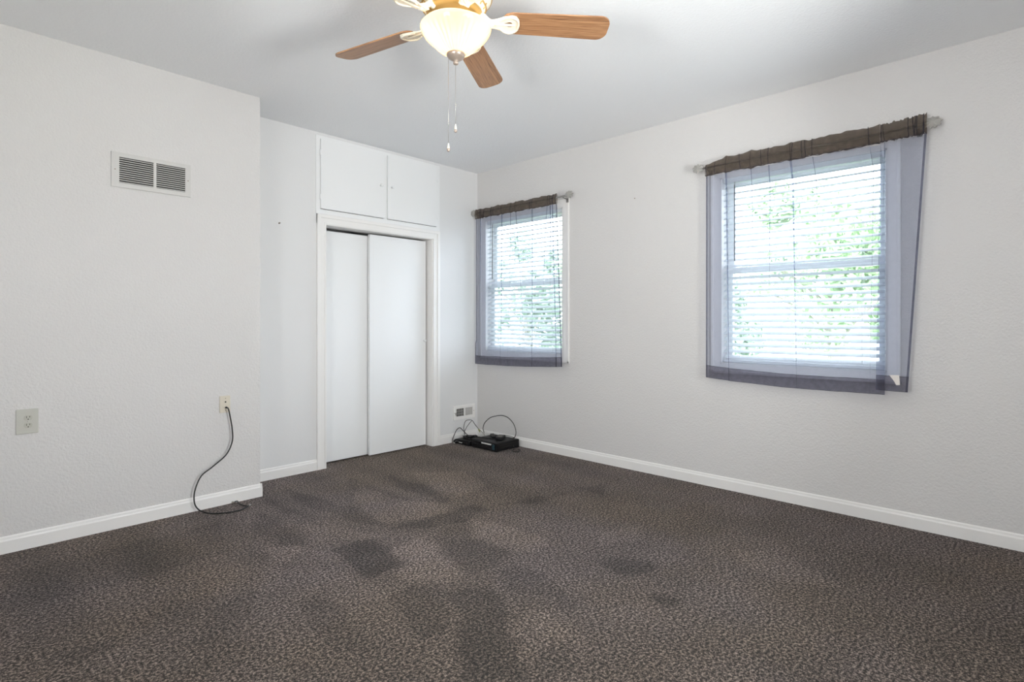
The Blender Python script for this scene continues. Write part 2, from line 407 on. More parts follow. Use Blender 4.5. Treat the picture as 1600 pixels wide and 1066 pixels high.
def pdist(px, py, poly):
    best = 1e9; inside = False; n = len(poly)
    for i in range(n):
        x1, y1 = poly[i]; x2, y2 = poly[(i + 1) % n]
        dx, dy = x2 - x1, y2 - y1
        t = max(0, min(1, ((px - x1) * dx + (py - y1) * dy) / (dx * dx + dy * dy)))
        d = math.hypot(px - x1 - t * dx, py - y1 - t * dy)
        best = min(best, d)
        if (y1 > py) != (y2 > py) and px < (x2 - x1) * (py - y1) / (y2 - y1) + x1: inside = not inside
    return best if inside else -best
bm = NB()
X0, X1, Y0, Y1, ST = XL - TW, XR + TW, YF - TW, 5.0, 0.025
nx, ny = int((X1 - X0) / ST), int((Y1 - Y0) / ST)
grid = [[bm.verts.new((X0 + (X1 - X0) * i / nx, Y0 + (Y1 - Y0) * j / ny, 0)) for j in range(ny + 1)] for i in range(nx + 1)]
for i in range(nx):
    for j in range(ny):
        bm.faces.new((grid[i][j], grid[i + 1][j], grid[i + 1][j + 1], grid[i][j + 1]))
ring = [grid[i][0] for i in range(nx + 1)] + [grid[nx][j] for j in range(1, ny + 1)] + [grid[i][ny] for i in range(nx - 1, -1, -1)] + [grid[0][j] for j in range(ny - 1, 0, -1)]
low = [bm.verts.new((v.co.x, v.co.y, -0.08)) for v in ring]
for k in range(len(ring)):
    bm.faces.new((ring[k], low[k], low[(k + 1) % len(ring)], ring[(k + 1) % len(ring)]))
bm.faces.new(low)
fl = struct('floor', bm, 'carpet')
att = fl.data.attributes.new('nap', 'FLOAT', 'POINT')
bbs = [(v, p, min(q[0] for q in p) - .06, max(q[0] for q in p) + .06, min(q[1] for q in p) - .06, max(q[1] for q in p) + .06) for v, p in NAP]
for v in fl.data.vertices:
    x, y = v.co.x, v.co.y; s = 0
    for val, p, a, b, c, d in bbs:
        if a < x < b and c < y < d:
            k = pdist(x, y, p) + 0.045 * noise.noise(Vector((x * 7, y * 7, val))) + 0.02 * noise.noise(Vector((x * 19, y * 19, 3))); k = max(0, min(1, (k + 0.022) / 0.044)); s += val * k * k * (3 - 2 * k)
    # faint alternating vacuum strokes running away from the closet
    if y > 2.0:
        s += 0.22 * math.sin(x * 15 + 0.8 * math.sin(y * 1.3)) * min(1, (y - 2.0) / 0.8)
    att.data[v.index].value = max(-1.3, min(1.1, s))

# ------------------------------------------------------------------ baseboards
BH, BT = 0.088, 0.012
prof = [(0, 0), (BT, 0), (BT, BH - 0.024), (BT - 0.004, BH - 0.016), (BT - 0.005, BH - 0.006), (0.003, BH), (0, BH)]
bm = NB(); prism(bm, [(XR - a, b) for a, b in prof], 'Y', YF, YB); struct('baseboard_right', bm, 'trim')
bm = NB(); prism(bm, [(YB - a, b) for a, b in prof], 'X', XV, CX0 - 0.080)
prism(bm, [(YB - a, b) for a, b in prof], 'X', CX1 + 0.080, XR - 0.012); struct('baseboard_back', bm, 'trim')
bm = NB(); prism(bm, [(YV - a, b) for a, b in prof], 'X', XL, XV + BT - 0.001)
prism(bm, [(XV + a, b) for a, b in prof], 'Y', YV - BT + 0.001, YB - 0.0125); struct('baseboard_left', bm, 'trim')
bm = NB(); prism(bm, [(YF + a, b) for a, b in prof], 'X', XL, XR - 0.0125); struct('baseboard_front', bm, 'trim')

# ------------------------------------------------------------------ closet: casing, jamb, sliding doors
bm = NB()
def casing_strip(u0, u1, v0, v1):              # thicker towards the outer edge, two steps
    box(bm, u0, u1, YB - 0.011, YB, v0, v1, 0.0015)
W = 0.080
for (x0, x1) in ((CX0 - W, CX0), (CX1, CX1 + W)):
    s = -1 if x0 < CX0 else 1
    outer = x0 if s < 0 else x1
    box(bm, x0, x1, YB - 0.011, YB + 0.001, 0, CZ + W * .95)
    a, b = sorted((outer, outer - s * 0.030)); box(bm, a, b, YB - 0.019, YB - 0.010, 0, CZ + W * .95, 0.003)
    inner = x1 if s < 0 else x0
    a, b = sorted((inner - (-s) * 0.003, inner + s * 0.014)); box(bm, a, b, YB - 0.015, YB - 0.010, 0, CZ + 0.014, 0.002)
box(bm, CX0 - W, CX1 + W, YB - 0.0112, YB + 0.001, CZ, CZ + W * .95)
box(bm, CX0 - W, CX1 + W, YB - 0.0192, YB - 0.010, CZ + W * .95 - 0.028, CZ + W * .95, 0.003)
box(bm, CX0 - 0.003, CX1 + 0.003, YB - 0.0152, YB - 0.010, CZ - 0.003, CZ + 0.014, 0.002)
struct('trim_1', bm, 'trim')
bm = NB()                                      # jamb lining and head track
box(bm, CX0 - 0.001, CX0 + 0.006, YB, YB + 0.16, 0, CZ); box(bm, CX1 - 0.006, CX1 + 0.001, YB, YB + 0.16, 0, CZ)
box(bm, CX0, CX1, YB, YB + 0.16, CZ - 0.006, CZ + 0.001)
struct('trim_2', bm, 'trim')
bm = NB(); box(bm, 2.262, 2.815, YB + 0.125, YB + 0.152, 0.012, CZ - 0.030, 0.002)
struct('door_1', bm, 'gloss')
bm = NB(); box(bm, 2.712, 3.334, YB + 0.078, YB + 0.108, 0.010, CZ - 0.020, 0.002)
d2 = struct('door_2', bm, 'gloss')
def knob(parent, x, y, z, d=(0, -1, 0), s=1.0, m='gloss'):
    bm = NB(); lathe_dir(bm, (x, y, z), d, [(0.006 * s, 0), (0.006 * s, 0.010 * s), (0.010 * s, 0.013 * s), (0.0145 * s, 0.019 * s), (0.0145 * s, 0.024 * s), (0.010 * s, 0.029 * s), (0.004 * s, 0.031 * s)], 20)
    return obj('knob', bm, m, parent)
knob(d2, 3.312, YB + 0.078, 1.018)

# ------------------------------------------------------------------ built-in cupboard above the closet
cab = thing('overhead_cupboard', 'white built-in two-door cupboard above the sliding closet doors, just under ceiling', 'cupboard', (2.8, YB, 2.08))
bm = NB(); FT = 0.006
box(bm, 2.163, 2.20, YB - FT, YB + .001, 2.079, 2.715); box(bm, 3.395, 3.437, YB - FT, YB + .001, 2.079, 2.715)
box(bm, 2.20, 3.395, YB - FT, YB + .001, 2.079, 2.117); box(bm, 2.20, 3.395, YB - FT, YB + .001, 2.690, 2.715)
box(bm, 2.800, 2.838, YB - FT, YB + .001, 2.117, 2.690)
obj('frame', bm, 'gloss', cab)
bm = NB(); box(bm, 2.200, 2.800, YB - 0.002, YB - 0.0005, 2.117, 2.69); box(bm, 2.838, 3.395, YB - 0.002, YB - 0.0005, 2.117, 2.69)
obj('back_panel', bm, 'filter', cab)
for (x0, x1, kx, lab) in ((2.196, 2.802, 2.757, 0), (2.832, 3.390, 2.872, 1)):
    bm = NB(); box(bm, x0, x1, YB - 0.026, YB - FT - 0.002, 2.120, 2.684, 0.0025)
    d = obj('door', bm, 'gloss', cab)
    knob(d, kx, YB - 0.026, 2.404, s=0.95)
    hx = x0 - 0.004 if not lab else x1 + 0.004
    for hz in (2.215, 2.575):
        bm = NB(); tube(bm, [(hx, YB - 0.022, hz - 0.022), (hx, YB - 0.022, hz + 0.022)], 0.0045, 10, False)
        box(bm, min(hx, hx + (0.02 if not lab else -0.02)), max(hx, hx + (0.02 if not lab else -0.02)), YB - 0.0275, YB - 0.0255, hz - 0.02, hz + 0.02)
        obj('hinge', bm, 'gloss', d)

# ------------------------------------------------------------------ windows in view
for wi, (y0, y1) in enumerate(WIN):
    bm = NB()                                   # flat picture-frame casing with back band
    cw = 0.068; zb, zt = WZ0 - cw, WZ1 + cw
    for a, b, c, d in ((y0 - cw, y0, zb, zt), (y1, y1 + cw, zb, zt), (y0, y1, zb, WZ0), (y0, y1, WZ1, zt)):
        box(bm, XR - 0.012, XR + 0.001, a, b, c, d)
    t_ = 0.018
    for a, b, c, d in ((y0 - cw, y0 - cw + t_, zb, zt), (y1 + cw - t_, y1 + cw, zb, zt), (y0 - cw, y1 + cw, zb, zb + t_), (y0 - cw, y1 + cw, zt - t_, zt)):
        box(bm, XR - 0.018, XR - 0.011, a, b, c, d, 0.002)
    w = struct('window_%d' % (wi + 1), bm, 'trim')
    bm = NB()                                   # jamb lining
    for a, b, c, d in ((y0 - .001, y0 + .008, WZ0, WZ1), (y1 - .008, y1 + .001, WZ0, WZ1), (y0, y1, WZ0 - .001, WZ0 + .008), (y0, y1, WZ1 - .008, WZ1 + .001)):
        box(bm, XR - 0.012, XR + TW, a, b, c, d)
    obj('jamb', bm, 'trim', w)
    f = 0.045
    for nm, zz0, zz1, xo in (('upper_sash', 1.550, WZ1 - .008, 0.105), ('lower_sash', WZ0 + .008, 1.592, 0.070)):
        bm = NB()
        x0, x1 = XR + xo, XR + xo + 0.032; a, b = y0 + .010, y1 - .010
        box(bm, x0, x1, a, a + f, zz0, zz1, .003); box(bm, x0, x1, b - f, b, zz0, zz1, .003)
        box(bm, x0, x1, a + f, b - f, zz0, zz0 + f, .003); box(bm, x0, x1, a + f, b - f, zz1 - f, zz1, .003)
        s = obj(nm, bm, 'vinyl', w)
        bm = NB(); box(bm, x0 + .014, x0 + .018, a + f, b - f, zz0 + f, zz1 - f)
        obj('pane', bm, 'glass', s)
# ------------------------------------------------------------------ venetian blinds
for wi, (y0, y1) in enumerate(WIN):
    xc = XR + 0.030
    b = thing('venetian_blind', ('white slatted blind in the large window nearest the camera', 'white slatted blind in the window beside the room corner')[wi], 'window blind', (xc, (y0 + y1) / 2, WZ1 - .01), 'venetian blinds in the two windows')
    a0, a1 = y0 + .014, y1 - .014
    bm = NB(); box(bm, xc - .026, xc + .026, a0, a1, WZ1 - .040, WZ1 - .006, .003); obj('head_rail', bm, 'blind', b)
    bm = NB()
    zt, zb_ = WZ1 - 0.070, WZ0 + 0.050; n = int(round((zt - zb_) / 0.0435)); tilt = math.radians(26)
    for i in range(n + 1):
        z = zt - (zt - zb_) * i / n
        P_ = []
        for k in range(5):                      # slightly crowned slat, room edge tipped down
            s = -0.025 + 0.05 * k / 4; cr = 0.002 * (1 - (s / .025) ** 2)
            P_.append((xc + s * math.cos(tilt) - cr * math.sin(tilt), z + s * math.sin(tilt) + cr))
        up = [(p[0], p[1] + .0011) for p in P_]; dn = [(p[0], p[1] - .0011) for p in P_[::-1]]
        prism(bm, up + dn, 'Y', a0, a1)
    obj('slats', bm, 'blind', b)
    bm = NB(); box(bm, xc - .025, xc + .025, a0, a1, WZ0 + .012, WZ0 + .030, .004); obj('bottom_rail', bm, 'blind', b)
    bm = NB()
    for q in (0.12, 0.5, 0.88):
        for dx in (-.0262, .0262):
            yy = a0 + (a1 - a0) * q
            tube(bm, [(xc + dx, yy, WZ0 + .02), (xc + dx, yy, WZ1 - .03)], .0009, 5, False)
    obj('ladder_cords', bm, 'blind', b)
    bm = NB(); yy = a1 - 0.085
    tube(bm, [(xc - .036, yy, WZ1 - .06), (xc - .036, yy, 1.632)], .004, 8, False)
    tube(bm, [(xc - .030, yy, WZ1 - .04), (xc - .036, yy, WZ1 - .062)], .002, 8, False)
    obj('tilt_wand', bm, 'filter', b)

# ------------------------------------------------------------------ curtain rods and sheer curtains
XC = 3.862
def rod(label, ya, yb, cupped):
    r = thing('curtain_rod', label, 'curtain rod', (XC, (ya + yb) / 2, 2.306), 'curtain rods above the two windows')
    bm = NB(); tube(bm, [(XC, ya, 2.308), (XC, yb, 2.308)], .0075, 12, False); obj('pole', bm, 'rod', r)
    for e, s in ((ya, -1), (yb, 1)):
        bm = NB()                               # ruffled leaf-shaped end piece
        c = Vector((XC, e + s * 0.032, 2.312)); n = 40
        front = []; back = []
        for k in range(n):
            an = 2 * PI * k / n
            rr = 0.036 * (1 + 0.14 * math.sin(an * 9) + 0.10 * math.cos(an * 2) + 0.05 * math.sin(an * 17))
            w = 0.004 * math.sin(an * 9)
            p = Vector((0, rr * math.cos(an), rr * 0.92 * math.sin(an)))
            front.append(bm.verts.new(c + p + Vector((-0.006 + w, 0, 0)))); back.append(bm.verts.new(c + p + Vector((0.004 + w, 0, 0))))
        cf = bm.verts.new(c + Vector((-0.017, 0, 0))); cb = bm.verts.new(c + Vector((0.010, 0, 0)))
        for k in range(n):
            bm.faces.new((cf, front[k], front[(k + 1) % n])); bm.faces.new((cb, back[(k + 1) % n], back[k]))
            bm.faces.new((front[k], back[k], back[(k + 1) % n], front[(k + 1) % n]))
        for k in range(9):                      # veins
            an = 2 * PI * (k + .5) / 9
            tube(bm, [c + Vector((-0.016, 0, 0)), c + Vector((-0.0075, 0.028 * math.cos(an), 0.026 * math.sin(an)))], .0014, 5, False)
        obj('finial', bm, 'finial', r)
        bm = NB()
        yb_ = e - s * 0.035
        tube(bm, [(XC, yb_, 2.297), (XR - .014, yb_, 2.287)], .005, 8, False)
        box(bm, XR - .0185 - .003, XR - .0180, yb_ - .012, yb_ + .012, 2.262, 2.300)
        tube(bm, [(XC - .009, yb_, 2.312), (XC - .006, yb_, 2.299), (XC + .004, yb_, 2.297), (XC + .010, yb_, 2.312)], .003, 6)
        obj('bracket', bm, 'rod', r)
    return r
rod('curtain rod with ruffled leaf ends above the large window nearest the camera', 0.470, 1.775, 0)
rod('curtain rod with ruffled leaf ends above the window by the room corner', 3.020, 4.185, 0)

def curtain(name, label, xo, yl, yr, ztop, zbot, hem, waves, folds, tuck=0.0, nu=320, nz=60, pocket_h=0.058, care=None, sides=(0.0, 1.0), seed=1):
    """yl, yr: functions of z; yl is the left edge in the photo (larger y)"""
    rnd = random.Random(seed)
    zm = zbot(0.5)
    root = thing(name, label, 'curtain', (xo, (yl(1.5) + yr(1.5)) / 2, ztop), 'sheer grey curtain panels')
    def pt(t, z, off=0.0):
        q = (ztop - z) / (ztop - zm)            # 0 top, 1 bottom
        y = yl(z) + (yr(z) - yl(z)) * t
        sp = yr(z) - yl(z)
        x = 0
        for f_, a_, ph in waves: x += a_ * math.sin(2 * PI * f_ * t + ph + 0.6 * q) * (1 - 0.45 * q)
        edge = min(1, t / 0.03, (1 - t) / 0.03)
        for tk0, tk1, w, a_, fade in folds:
            tk = tk0 + (tk1 - tk0) * q; d = (t - tk) * abs(sp) / w
            g = math.exp(-d * d) * max(0, 1 - q * fade)
            y += (1 if sp > 0 else -1) * -a_ * 1.5 * d * g * edge
            x += -0.009 * g
        return Vector((xo + x + off, y, z))
    def sheet(bm, f0, f1, off=0.0, n=nz):
        g = []
        for i in range(nu + 1):
            t = i / nu
            za, zb_ = f0(t), f1(t)
            g.append([bm.verts.new(pt(t, za + (zb_ - za) * j / n, off)) for j in range(n + 1)])
        for i in range(nu):
            for j in range(n):
                f = bm.faces.new((g[i][j], g[i + 1][j], g[i + 1][j + 1], g[i][j + 1])); f.smooth = True
    htop = lambda t: zbot(t) + hem
    bm = NB(); sheet(bm, lambda t: ztop - 0.004, htop)
    obj('panel', bm, 'voile', root, recalc=False)
    bm = NB(); sheet(bm, htop, zbot, 0.0, 6)
    h = obj('hem', bm, 'voile_hem', root, recalc=False)
    bm = NB()                                   # stitched seam and bound side edges
    tube(bm, [pt(i / 60, htop(i / 60)) for i in range(61)], .0014, 5, False)
    obj('seam', bm, 'voile_hem', h, recalc=False); bm = NB()
    tube(bm, [pt(i / 60, zbot(i / 60)) for i in range(61)], .0011, 5, False)
    obj('seam', bm, 'voile_hem', h, recalc=False)
    for t in sides:
        bm = NB()
        n = 50; s = 1 if t == 0 else -1
        va = []
        for j in range(n + 1):
            z = ztop + (zbot(t) - ztop) * j / n
            p0 = pt(t, z) + Vector((-.0012, 0, 0)); p1 = pt(t, z) + Vector((-.0012, -s * 0.011, 0))
            va.append((bm.verts.new(p0), bm.verts.new(p1)))
        for j in range(n):
            bm.faces.new((va[j][0], va[j][1], va[j + 1][1], va[j + 1][0]))
        obj('side_hem', bm, 'voile_hem', root, recalc=False)
    # gathered rod pocket, a flattened sleeve round the pole
    bm = NB(); rings = []
    ns = 160
    for i in range(ns + 1):
        t = i / ns
        y = yl(ztop) + (yr(ztop) - yl(ztop)) * t
        ww = sum(math.sin(t * f_ * 2 * PI + p_) * a_ for f_, p_, a_ in ((7, 1, .0028), (13, 2, .0020), (23, .5, .0011), (4, 0, .003)))
        pk = max([0] + [math.exp(-(((t - tk0) * abs(yr(1.5) - yl(1.5))) / 0.010) ** 2) for tk0, *_ in folds])
        hh = pocket_h(t) if callable(pocket_h) else pocket_h
        mid = ztop + hh
        ring = []
        for k in range(14):
            an = 2 * PI * k / 14
            ring.append(bm.verts.new((xo + (0.0125 + 0.3 * ww + 0.006 * pk) * math.cos(an), y + 0.004 * math.sin(3 * an) * pk, mid + (hh + ww + .003 * pk) * math.sin(an))))
        rings.append(ring)
    for i in range(ns):
        for k in range(14):
            f = bm.faces.new((rings[i][k], rings[i][(k + 1) % 14], rings[i + 1][(k + 1) % 14], rings[i + 1][k])); f.smooth = True
    pk_o = obj('rod_pocket', bm, 'voile_pocket', root, recalc=False)
    bm = NB()                                   # stitch line along the foot of the pocket and creases in the gathers
    tube(bm, [Vector((xo - .008, yl(ztop) + (yr(ztop) - yl(ztop)) * i / 80, ztop + 0.004 * math.sin(i * 1.1) * math.sin(i * .37))) for i in range(81)], .0022, 5, False)
    cr = sorted([tk0 for tk0, *_ in folds] + [rnd.random() for _ in range(7)])
    for t in cr:
        y = yl(ztop) + (yr(ztop) - yl(ztop)) * t; hh = pocket_h(t) if callable(pocket_h) else pocket_h
        dy = rnd.uniform(-.01, .01)
        tube(bm, [(xo - .010, y, ztop + .002), (xo - .0165, y + dy * .5, ztop + hh), (xo - .008, y + dy, ztop + 2 * hh - .002)], .0022, 5)
    obj('gathers', bm, 'voile_hem', pk_o, recalc=False)
    if care:
        cy, cz = care
        bm = NB()
        poly = [(cy + .026, cz + .050), (cy - .022, cz + .052), (cy - .026, cz - .004), (cy - .008, cz - .006), (cy + .004, cz + .018)]
        prism(bm, poly, 'X', xo - .0135, xo - .0125)
        lb = obj('care_label', bm, 'tag', h); lb['label'] = 'small white folded care label'
    return root
ZT = 2.250
curtain('sheer_curtain', 'wide sheer grey curtain panel covering most of the large window', XC,
        lambda z: 1.752, lambda z: 0.663 + 0.024 * max(0, min(1, (z - 2.1) / 0.15)), ZT, lambda t: 0.801 - 0.030 * math.sin(PI * min(1, t * 1.25) * 0.62) , 0.086,
        [(3.3, .010, 0.4), (7.3, .006, 1.2), (13.1, .0025, 2.0)],
        [(0.14, 0.16, .010, .020, 0.5), (0.41, 0.40, .008, .013, 0.8), (0.54, 0.56, .009, .019, 0.6), (0.30, 0.31, .006, .009, 1.1), (0.66, 0.70, .006, .009, 1.0), (0.95, 0.93, .010, .011, 0.3)],
        pocket_h=lambda t: 0.036 + 0.019 * min(1, t / 0.14), seed=3, sides=(0.0,))
curtain('sheer_curtain', 'narrow flat sheer grey curtain panel hanging at the right end of the large window', XC - .010,
        lambda z: 0.684 + (2.25 - z) * 0.016, lambda z: 0.463 + (2.25 - z) * 0.0605, ZT + .003, lambda t: 0.800 - 0.002 * t, 0.086,
        [(0.7, .004, 0.2), (1.4, .002, 1.0)], [(0.10, 0.12, .008, .010, 1.0)], nu=90, pocket_h=lambda t: 0.050 + 0.008 * t, care=(0.612, 0.842), seed=5, sides=(1.0,))
curtain('sheer_curtain', 'sheer grey curtain with bunched right side on the window by the corner', XC,
        lambda z: 4.190 + (0.012 if z < 1.0 else 0), lambda z: 3.128 - 0.058 * min(1, (2.25 - z) / 1.4), ZT, lambda t: 0.772 - 0.010 * math.sin(PI * t) + 0.030 * t, 0.084,
        [(4.1, .012, 0.2), (8.7, .006, 1.2), (15.1, .003, 2.0)],
        [(0.07, 0.05, .010, .018, 0.6), (0.22, 0.17, .008, .014, 0.8), (0.36, 0.32, .008, .016, 0.5), (0.47, 0.42, .007, .012, 0.4), (0.53, 0.62, .008, .015, 0.8), (0.73, 0.69, .008, .017, 0.3), (0.91, 0.76, .009, .018, 1.3), (0.94, 0.88, .009, .018, 0.9), (0.965, 0.95, .010, .020, 0.2)],
        pocket_h=0.046, seed=8)

# ------------------------------------------------------------------ ceiling fan
FX, FY = 1.519, 1.781
fan = thing('ceiling_fan', 'ceiling fan with brown wooden blades, lit frosted glass bowl and pull chains', 'ceiling fan', (FX, FY, H))
bm = NB(); lathe(bm, FX, FY, [(.075, 2.739), (.075, 2.72), (.060, 2.695), (.030, 2.685)], 40); obj('canopy', bm, 'ivory', fan)
bm = NB(); lathe(bm, FX, FY, [(.022, 2.69), (.022, 2.655)], 24); obj('downrod', bm, 'brass', fan)
bm = NB()
lathe(bm, FX, FY, [(.050, 2.672), (.105, 2.664), (.138, 2.645), (.150, 2.620), (.152, 2.590), (.148, 2.566), (.156, 2.556), (.156, 2.548), (.142, 2.535), (.132, 2.512), (.120, 2.495)], 64,
      flute=lambda j, a: 0.012 * math.cos(20 * a) if j in (3, 4, 5) else 0)
mo = obj('motor_housing', bm, 'ivory', fan)
bm = NB()                                       # gilt scroll ornaments round the housing
for k in range(12):
    an = 2 * PI * k / 12 + .1
    pts = []
    for i in range(15):
        q = i / 14; r_ = 0.1535 + .002; th = an + 0.11 * math.sin(q * 2 * PI) ; zz = 2.560 + 0.075 * q
        pts.append((FX + r_ * math.cos(th), FY + r_ * math.sin(th), zz))
    tube(bm, pts, .0042, 6, False)
for rr, zz in ((.157, 2.552), (.134, 2.514)):
    tube(bm, [(FX + rr * math.cos(2 * PI * i / 48), FY + rr * math.sin(2 * PI * i / 48), zz) for i in range(49)], .004, 6, False)
obj('scroll_ornament', bm, 'brass', mo)
bm = NB()
lathe(bm, FX, FY, [(.118, 2.496), (.112, 2.486), (.100, 2.478)], 48); obj('flywheel', bm, 'brass', fan)  # gold colour stands in for warm lamp light on ivory
for k in range(20):                             # slots in the bottom of the motor
    bm = NB()
    an = 2 * PI * k / 20
    c_, s_ = math.cos(an), math.sin(an)
    tube(bm, [(FX + .125 * c_, FY + .125 * s_, 2.5005), (FX + .138 * c_, FY + .138 * s_, 2.524)], .0032, 6, False)
    obj('vent_slot', bm, 'brass', mo)
bm = NB(); lathe(bm, FX, FY, [(.060, 2.480), (.070, 2.470), (.070, 2.452), (.098, 2.446), (.128, 2.443), (.130, 2.437), (.1, 2.436)], 48); obj('light_fitter', bm, 'ivory', fan)
# blades: built once along +X, then copied round the hub
ZBL = 2.463; PITCH = math.radians(13)
bm = NB()
prof2 = []
r0, r1, hw0, hw1 = 0.205, 0.660, 0.058, 0.066
pts = [(r0, -hw0 * .55), (r0 + .012, -hw0 * .85), (r0 + .035, -hw0)]
pts += [(r1 - .045, -hw1)] + [(r1 - .045 + .045 * math.sin(a), -hw1 + .045 - .045 * math.cos(a)) for a in [PI / 2 * k / 8 for k in range(1, 9)]]
pts += [(x, -y) for x, y in pts[::-1]]
va = [bm.verts.new((x, y, -0.003)) for x, y in pts]; vb = [bm.verts.new((x, y, 0.003)) for x, y in pts]
bm.faces.new(va); bm.faces.new(vb[::-1])
for i in range(len(pts)): bm.faces.new((va[i], vb[i], vb[(i + 1) % len(pts)], va[(i + 1) % len(pts)]))
bmesh.ops.rotate(bm, verts=bm.verts, cent=(0, 0, 0), matrix=Matrix.Rotation(-PITCH, 3, 'X'))
bmesh.ops.recalc_face_normals(bm, faces=bm.faces)
bme = bpy.data.meshes.new('blade'); bm.to_mesh(bme); bm.free(); bme.materials.append(M['wood'])
bm = NB()                                       # cast iron arm: flared plate with an opening, neck and foot
outer = [(0.135, .020), (0.155, .020), (0.180, .027), (0.210, .042), (0.240, .050), (0.258, .046), (0.272, .028), (0.277, 0)]
outer = outer + [(x, -y) for x, y in outer[-2::-1]]
inner = [(0.200, .004), (0.215, .010), (0.232, .017), (0.241, .015), (0.245, .007), (0.246, 0)]
inner = inner + [(x, -y) for x, y in inner[-2::-1]]
def ring_pts(poly, n):
    L = [0]
    for i in range(len(poly) - 1): L.append(L[-1] + math.dist(poly[i], poly[i + 1]))
    out = []
    for k in range(n):
        d = L[-1] * k / (n - 1); i = max(j for j in range(len(L)) if L[j] <= d + 1e-9); i = min(i, len(poly) - 2)
        t = (d - L[i]) / (L[i + 1] - L[i]); out.append((poly[i][0] + t * (poly[i + 1][0] - poly[i][0]), poly[i][1] + t * (poly[i + 1][1] - poly[i][1])))
    return out
N_ = 40
O_, I_ = ring_pts(outer, N_), ring_pts(inner, N_)
lay = []
for z_, grow in ((-0.0045, 0.0), (-0.010, 0.0035)):
    lay.append(([bm.verts.new((x, y, z_)) for x, y in O_], [bm.verts.new((x, y, z_)) for x, y in I_]))
for i in range(N_):
    j = (i + 1) % N_
    (o1, i1), (o2, i2) = lay
    bm.faces.new((o1[i], o1[j], i1[j], i1[i])); bm.faces.new((o2[i], i2[i], i2[j], o2[j]))
    bm.faces.new((o1[i], o2[i], o2[j], o1[j])); bm.faces.new((i1[i], i1[j], i2[j], i2[i]))
tube(bm, [(0.16, 0, -.008), (0.20, 0, -.010), (0.256, 0, -.008)], .0055, 8)      # central rib
for sy in (-1, 1):
    tube(bm, [(0.192, .022 * sy, -.010), (0.218, .041 * sy, -.012), (0.243, .043 * sy, -.012), (0.266, .026 * sy, -.011), (0.271, 0, -.011)], .0045, 8)
bmesh.ops.rotate(bm, verts=bm.verts, cent=(0, 0, 0), matrix=Matrix.Rotation(-PITCH, 3, 'X'))
tube(bm, [(0.100, 0, .026), (0.120, 0, .024), (0.142, 0, .006), (0.172, 0, -.008)], [.016, .017, .016, .015, .015, .014, .014, .014, .013, .013, .013, .012, .012, .012, .012, .012, .012, .012, .012, .012, .012, .012, .012, .012, .012], 10)
bmesh.ops.recalc_face_normals(bm, faces=bm.faces)
ime = bpy.data.meshes.new('blade_iron'); bm.to_mesh(ime); bm.free(); ime.materials.append(M['ivory'])
b0 = bpy.data.objects.new('blade', bme); i0 = bpy.data.objects.new('blade_iron', ime)
for k in range(5):
    bo = b0 if k == 0 else b0.copy(); io = i0 if k == 0 else i0.copy()
    C.objects.link(bo); C.objects.link(io)
    for o in (bo, io):
        o.parent = fan; o.location = (0, 0, ZBL - H); o.rotation_euler = (0, 0, -0.7076 + k * 2 * PI / 5)
# glass bowl
fw = Vector((math.cos(YAW), math.sin(YAW), 0)); rt = Vector((math.sin(YAW), -math.cos(YAW), 0))
OX, OY = FX, FY
FX, FY = FX + rt.x * .008, FY + rt.y * .008
bm = NB()
bp_ = [(.1425, 2.4320), (.1465, 2.4300), (.1480, 2.4250), (.1460, 2.4180), (.1410, 2.4080), (.1330, 2.3970), (.1220, 2.3850), (.1090, 2.3740), (.0980, 2.3650), (.0890, 2.3550), (.0790, 2.3450), (.0660, 2.3340), (.0510, 2.3250), (.0370, 2.3200)]
fl_ = lambda j, a: 0.0 if j < 5 else min(1, (j - 4) / 3) * 0.030 * math.cos(36 * a)
prof_in = [(r - .004, z + .001) for r, z in bp_[::-1]]
lathe(bm, FX, FY, bp_, 288, flute=fl_, close=False)
obj('glass_bowl', bm, 'bowl', fan)
bm = NB(); lathe(bm, FX, FY, [(.034, 2.326), (.0395, 2.320), (.0385, 2.313), (.032, 2.304), (.020, 2.296), (.010, 2.291), (.009, 2.286), (.012, 2.283), (.010, 2.278), (.004, 2.275)], 32); obj('finial', bm, 'nickel', fan)
fw = Vector((math.cos(YAW), math.sin(YAW), 0)); rt = Vector((math.sin(YAW), -math.cos(YAW), 0))
for k in range(3):
    an = (YAW + PI - 1.15, YAW, YAW + PI + 1.15)[k]
    px, py = FX + .085 * math.cos(an), FY + .085 * math.sin(an)
    bm = NB(); lathe(bm, px, py, [(.008, 2.437), (.009, 2.428), (.020, 2.412), (.024, 2.396), (.020, 2.380), (.008, 2.372), (.001, 2.371)], 20)
    obj('bulb', bm, 'bulb', fan)
    l = bpy.data.lights.new('bulb_light', 'POINT'); l.energy = 0.75; l.color = (1.0, 0.76, 0.50); l.shadow_soft_size = 0.03
    lo = bpy.data.objects.new('bulb_light', l); C.objects.link(lo); lo.location = (px, py, 2.396)
    lo.parent = fan; lo.location = Vector((px, py, 2.396)) - Vector((OX, OY, H))
